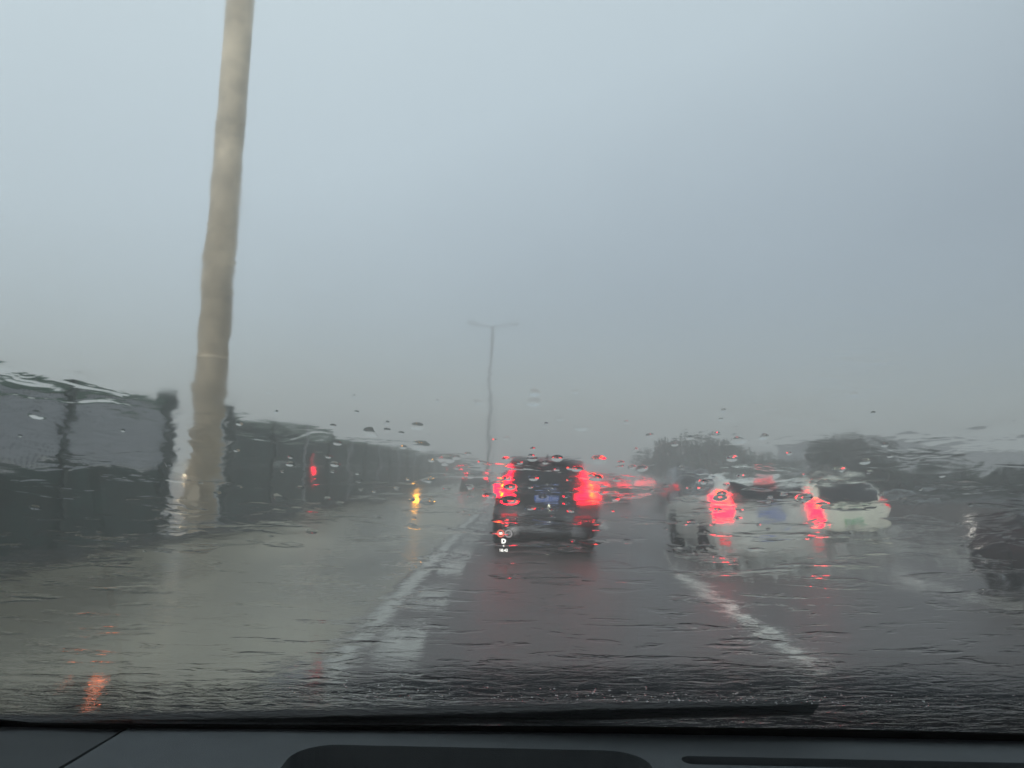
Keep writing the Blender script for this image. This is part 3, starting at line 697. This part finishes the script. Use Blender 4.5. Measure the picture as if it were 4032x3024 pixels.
# drops clinging to the outside
def drops():
    rnd = random.Random(5); bm = bmesh.new()
    spots = []
    for i in range(420):      # bright splashes along the foot of the glass
        spots.append((rnd.uniform(-.2, .7), .098 + abs(rnd.gauss(0, .014)), rnd.uniform(.0005, .0013), rnd.uniform(.35, .9)))
    for (x_, s_, r, hr) in spots:
        if s_ < .095: continue
        n, rg = 14, 7; el = rnd.uniform(.8, 1.5); rot = rnd.uniform(0, 3.14)
        def P(a, q):
            u, v = r * q * math.cos(a) * el, r * q * math.sin(a)
            uu = u * math.cos(rot) - v * math.sin(rot); vv = u * math.sin(rot) + v * math.cos(rot)
            return gp(x_ + uu, s_ + vv, .0053 + hr * r * (1 - q * q) ** 2)
        c0 = bm.verts.new(P(0, 0)); rings = [[bm.verts.new(P(2 * math.pi * i / n, (j + 1) / rg)) for i in range(n)] for j in range(rg)]
        for i in range(n): bm.faces.new((c0, rings[0][i], rings[0][(i+1) % n]))
        for a, b in zip(rings, rings[1:]):
            for i in range(n): bm.faces.new((a[i], b[i], b[(i+1) % n], a[(i+1) % n]))
        base = [bm.verts.new(v.co) for v in rings[-1]]; bm.faces.new(base[::-1])
    bm.normal_update(); gn = Vector((0, TA, 1)).normalized()
    for f in bm.faces:
        up = f.normal.dot(gn) > 0; base_f = len(f.verts) > 4
        if up == base_f: f.normal_flip()
    o = own_link('rain_drops', bm, M['drop'], True, parent=ws); o['kind'] = 'stuff'
drops()
# dashboard
def boolean_cut(ob, cutters):
    for c_ in cutters:
        md = ob.modifiers.new('cut', 'BOOLEAN'); md.operation = 'DIFFERENCE'; md.solver = 'EXACT'; md.object = c_
    bpy.context.view_layer.update()
    dg = bpy.context.evaluated_depsgraph_get(); me = bpy.data.meshes.new_from_object(ob.evaluated_get(dg))
    ob.modifiers.clear(); ob.data = me
    for c_ in cutters: bpy.data.objects.remove(c_)
def cutter(x0, x1, y0, y1, z0, z1, r):
    bm = bmesh.new(); box(bm, x0, x1, y0, y1, z0, z1)
    es = [e for e in bm.edges if abs(e.verts[0].co.z - e.verts[1].co.z) > 1e-4]
    bmesh.ops.bevel(bm, geom=es, offset=r, segments=8, affect='EDGES', profile=.5)
    return link('cutter', bm, M['frit'])
DZ = 1.241
bm = bmesh.new()
top = []; 
for i in range(41):
    x_ = -.352 + (1.28 + .352) * i / 40; top.append((x_, gp(x_, .0).y - .022))
vs = [bm.verts.new((a, b, DZ)) for a, b in top] + [bm.verts.new((1.28, .30, DZ)), bm.verts.new((-.372, .30, DZ))]
f = bm.faces.new(vs[::-1]); r_ = bmesh.ops.extrude_face_region(bm, geom=[f])
bmesh.ops.translate(bm, vec=(0, 0, -.12), verts=[v for v in r_['geom'] if isinstance(v, bmesh.types.BMVert)])
bmesh.ops.recalc_face_normals(bm, faces=bm.faces)
dash = link('dashboard', bm, M['dash'])
boolean_cut(dash, [cutter(-.187, .114, .45, .700, 1.19, 1.30, .035), cutter(.142, .95, .672, .691, 1.21, 1.30, .0094)])
dash.parent = own; dash.location = (-CX, 1, 0)
own_link('display_recess', bx(-.183, .110, .454, .696, 1.1915, 1.1955), M['frit'], parent=dash)
own_link('defroster_slot', bx(.147, .945, .6735, .6895, 1.2115, 1.2145), M['frit'], parent=dash)
bm = bmesh.new(); vs = [bm.verts.new(p) for p in ((-.358, gp(-.36, 0).y - .022, DZ - .002), (-.62, gp(-.6, 0).y - .03, DZ + .008), (-.62, .3, DZ + .008), (-.384, .3, DZ - .002))]
f = bm.faces.new(vs); r_ = bmesh.ops.extrude_face_region(bm, geom=[f]); bmesh.ops.translate(bm, vec=(0, 0, -.1), verts=[v for v in r_['geom'] if isinstance(v, bmesh.types.BMVert)])
bmesh.ops.recalc_face_normals(bm, faces=bm.faces); own_link('dashboard_end_trim', bm, M['dash2'])
own_link('dash_lower', bx(-.62, 1.28, .30, .72, .75, 1.10), M['seatm'])
# cowl, bonnet, wiper
bm = bmesh.new(); prev = None
for i in range(41):
    x_ = -.56 + 1.88 * i / 40; dxc = (x_ - CX)
    row = [bm.verts.new((x_, .80 - .03 * dxc**2, 1.215)), bm.verts.new((x_, .88 - .03*dxc**2, 1.203)), bm.verts.new((x_, 1.0 - .05*dxc**2, 1.192))]
    if prev:
        for a in range(2): bm.faces.new((prev[a], prev[a+1], row[a+1], row[a]))
    prev = row
for i in range(46):
    x_ = -.52 + i * .04; box(bm, x_, x_ + .012, .885, .985 - .05 * (x_ - CX)**2, 1.196, 1.212)
own_link('cowl', bm, M['cowlm'])
bm = bmesh.new(); G = []
for i in range(31):
    row = []; u = -1 + 2 * i / 30
    for j in range(16):
        v = j / 15; row.append(bm.verts.new((CX + u * (.93 - .06 * v), 1.0 - .05*(u*.94)**2 + v * .95 - .12 * u*u*v, 1.199 - .02*u*u - .07*v - .24 * v**2.4 - .08 * abs(u)**6)))
    G.append(row)
for i in range(30):
    for j in range(15): bm.faces.new((G[i][j], G[i+1][j], G[i+1][j+1], G[i][j+1]))
own_link('bonnet', bm, M['cowlm'], True)
for s in (-1, 1):
    own_link('front_wing', bx(*(sorted((CX + s*.80, CX + s*.94))), .55, 1.85, .45, 1.04, bev=.06), M['black'], True)
    w_ = own_link('indicator_lamp', bx(*(sorted((CX + s*.925, CX + s*.965))), 1.02, 1.16, 1.02, 1.09, bev=.01), M['orange'])
o = own_link('orange_reflection_patch', bx(-.572, -.512, .985, 1.02, 1.15, 1.186, bev=.008), M['orange'])  # added glowing block standing in for an orange reflection; no real lamp
def wiper(x0, x1, s0, s1):
    bm = bmesh.new(); prev = None
    for i in range(25):
        t_ = i / 24; x_ = x0 + (x1 - x0) * t_; s_ = s0 + (s1 - s0) * t_ ** 1.6; hgt = .006 + .006 * math.sin(math.pi * t_) ** .5
        row = [bm.verts.new(gp(x_, s_ - .012, .008)), bm.verts.new(gp(x_, s_ - .008, .008 + hgt)), bm.verts.new(gp(x_, s_ + .008, .008 + hgt)), bm.verts.new(gp(x_, s_ + .012, .008))]
        if prev:
            for a in range(4): bm.faces.new((prev[a], prev[(a+1) % 4], row[(a+1) % 4], row[a]))
        else: bm.faces.new(row)
        prev = row
    bm.faces.new(prev[::-1])
    wp = own_link('wiper', bm, M['plastic']); bm = bmesh.new(); tube(bm, gp(x0*.4+x1*.6, s0*.6+s1*.4, .016), gp(x1 + .10, -.03, .022), .005, .008, 8); own_link('wiper_arm', bm, M['plastic'], parent=wp)
wiper(-.56, .27, .018, .082); wiper(.36, 1.0, .0, .06)
# shell round the camera
for s in (-1, 1):
    xs = CX + s * .93
    bm = bmesh.new(); tube(bm, (CX + s*.93, .72, 1.16), (CX + s*.74, -.02, 1.80), .045, .04, 10); own_link('windscreen_pillar', bm, M['seatm'], True)
    own_link('door', bx(*sorted((xs, xs + s*.05)), -1.6, .72, .35, 1.02, bev=.02), M['seatm'])
    own_link('side_pillar', bx(*sorted((xs - s*.16, xs - s*.08)), -.62, -.5, 1.0, 1.74), M['seatm'])
own_link('roof', bx(CX - .78, CX + .78, -2.4, .0, 1.82, 1.86, bev=.015), M['seatm'])
own_link('floor', bx(CX - .9, CX + .9, -2.4, .70, .30, .34), M['seatm'])
own_link('rear_panel', bx(CX - .85, CX + .85, -2.5, -2.41, .35, 1.8), M['seatm'])
bm = bmesh.new(); n = 40
for i in range(n):
    a, b = 2*math.pi*i/n, 2*math.pi*(i+1)/n
    tube(bm, (.02 + .18*math.cos(a), .40 + .05*math.sin(a), .98 + .16*math.sin(a)), (.02 + .18*math.cos(b), .40 + .05*math.sin(b), .98 + .16*math.sin(b)), .014, .014, 8, False)
tube(bm, (.02, .46, .96), (.02, .40, .98), .05, .06, 14); tube(bm, (-.15, .40, .98), (.19, .40, .98), .014, .014, 8)
own_link('steering_wheel', bm, M['plastic'], True)
# head-up display shown on the inner face of the glass; unit = .00026 m
hud = own_link('head_up_display', bmesh.new(), M['hudw'])
hx, hs, UX, US = -.0085, .3583, .000265, .00049
def hudmap(me, du, dv):
    for v in me.vertices: v.co = gp(hx + (v.co.x + du) * UX, hs - (dv - v.co.y) * US, -.0035)
def hud_ring(du, dv, r0, r1, m, name):
    bm = bmesh.new(); n = 40
    a = [bm.verts.new((math.cos(2*math.pi*i/n)*r0, math.sin(2*math.pi*i/n)*r0, 0)) for i in range(n)]
    if r1:
        b = [bm.verts.new((math.cos(2*math.pi*i/n)*r1, math.sin(2*math.pi*i/n)*r1, 0)) for i in range(n)]
        for i in range(n): bm.faces.new((a[i], a[(i+1) % n], b[(i+1) % n], b[i]))
    else: bm.faces.new(a)
    o = own_link(name, bm, m, parent=hud); hudmap(o.data, du, dv)
def hud_text(tx, size, du, dv, m, name, off=0):
    o = text_mesh(tx, size, m, name, hud, off, 0); hudmap(o.data, du, dv)
hud_ring(-6.5, -18, 8.6, 6.3, M['hudr'], 'speed_limit_ring'); hud_text('80', 8.0, -6.5, -18, M['hudw'], 'speed_limit_digits', .12)
hud_ring(12, -17.5, 8.6, 6.3, M['hudg'], 'assist_icon_ring'); hud_text('ADB', 5.0, 12, -17.5, M['hudg'], 'assist_icon_letters', .1)
hud_text('D', 14, 0.5, 0, M['hudw'], 'gear_letter', .6)
bm = bmesh.new(); box(bm, -21, 21, -.6, .6, -.0001, .0001); o = own_link('divider_line', bm, M['hudd'], parent=hud); hudmap(o.data, 0, 10.5)
hud_ring(.5, 10.5, 2.0, 0, M['hudw'], 'divider_dot')
hud_text('18:42', 9.5, 0, 21.5, M['hudw'], 'clock_digits', .12)

# ------------------------------------------------------------ rain haze
bm = bx(-500, 500, -75, 500, -1, 14.2)
hz = link('haze', bm, None); hz['kind'] = 'stuff'; hz['label'] = 'grey rain haze filling the air'
hz.data.materials.clear(); m = bpy.data.materials.new('rain_haze'); m.use_nodes = True; t = m.node_tree; t.nodes.clear()
o_ = t.nodes.new('ShaderNodeOutputMaterial'); v_ = t.nodes.new('ShaderNodeVolumePrincipled')
v_.inputs['Color'].default_value = (.96, .94, .905, 1); v_.inputs['Density'].default_value = .0145; v_.inputs['Anisotropy'].default_value = .2
t.links.new(v_.outputs[0], o_.inputs['Volume']); hz.data.materials.append(m); hz.display_type = 'WIRE'
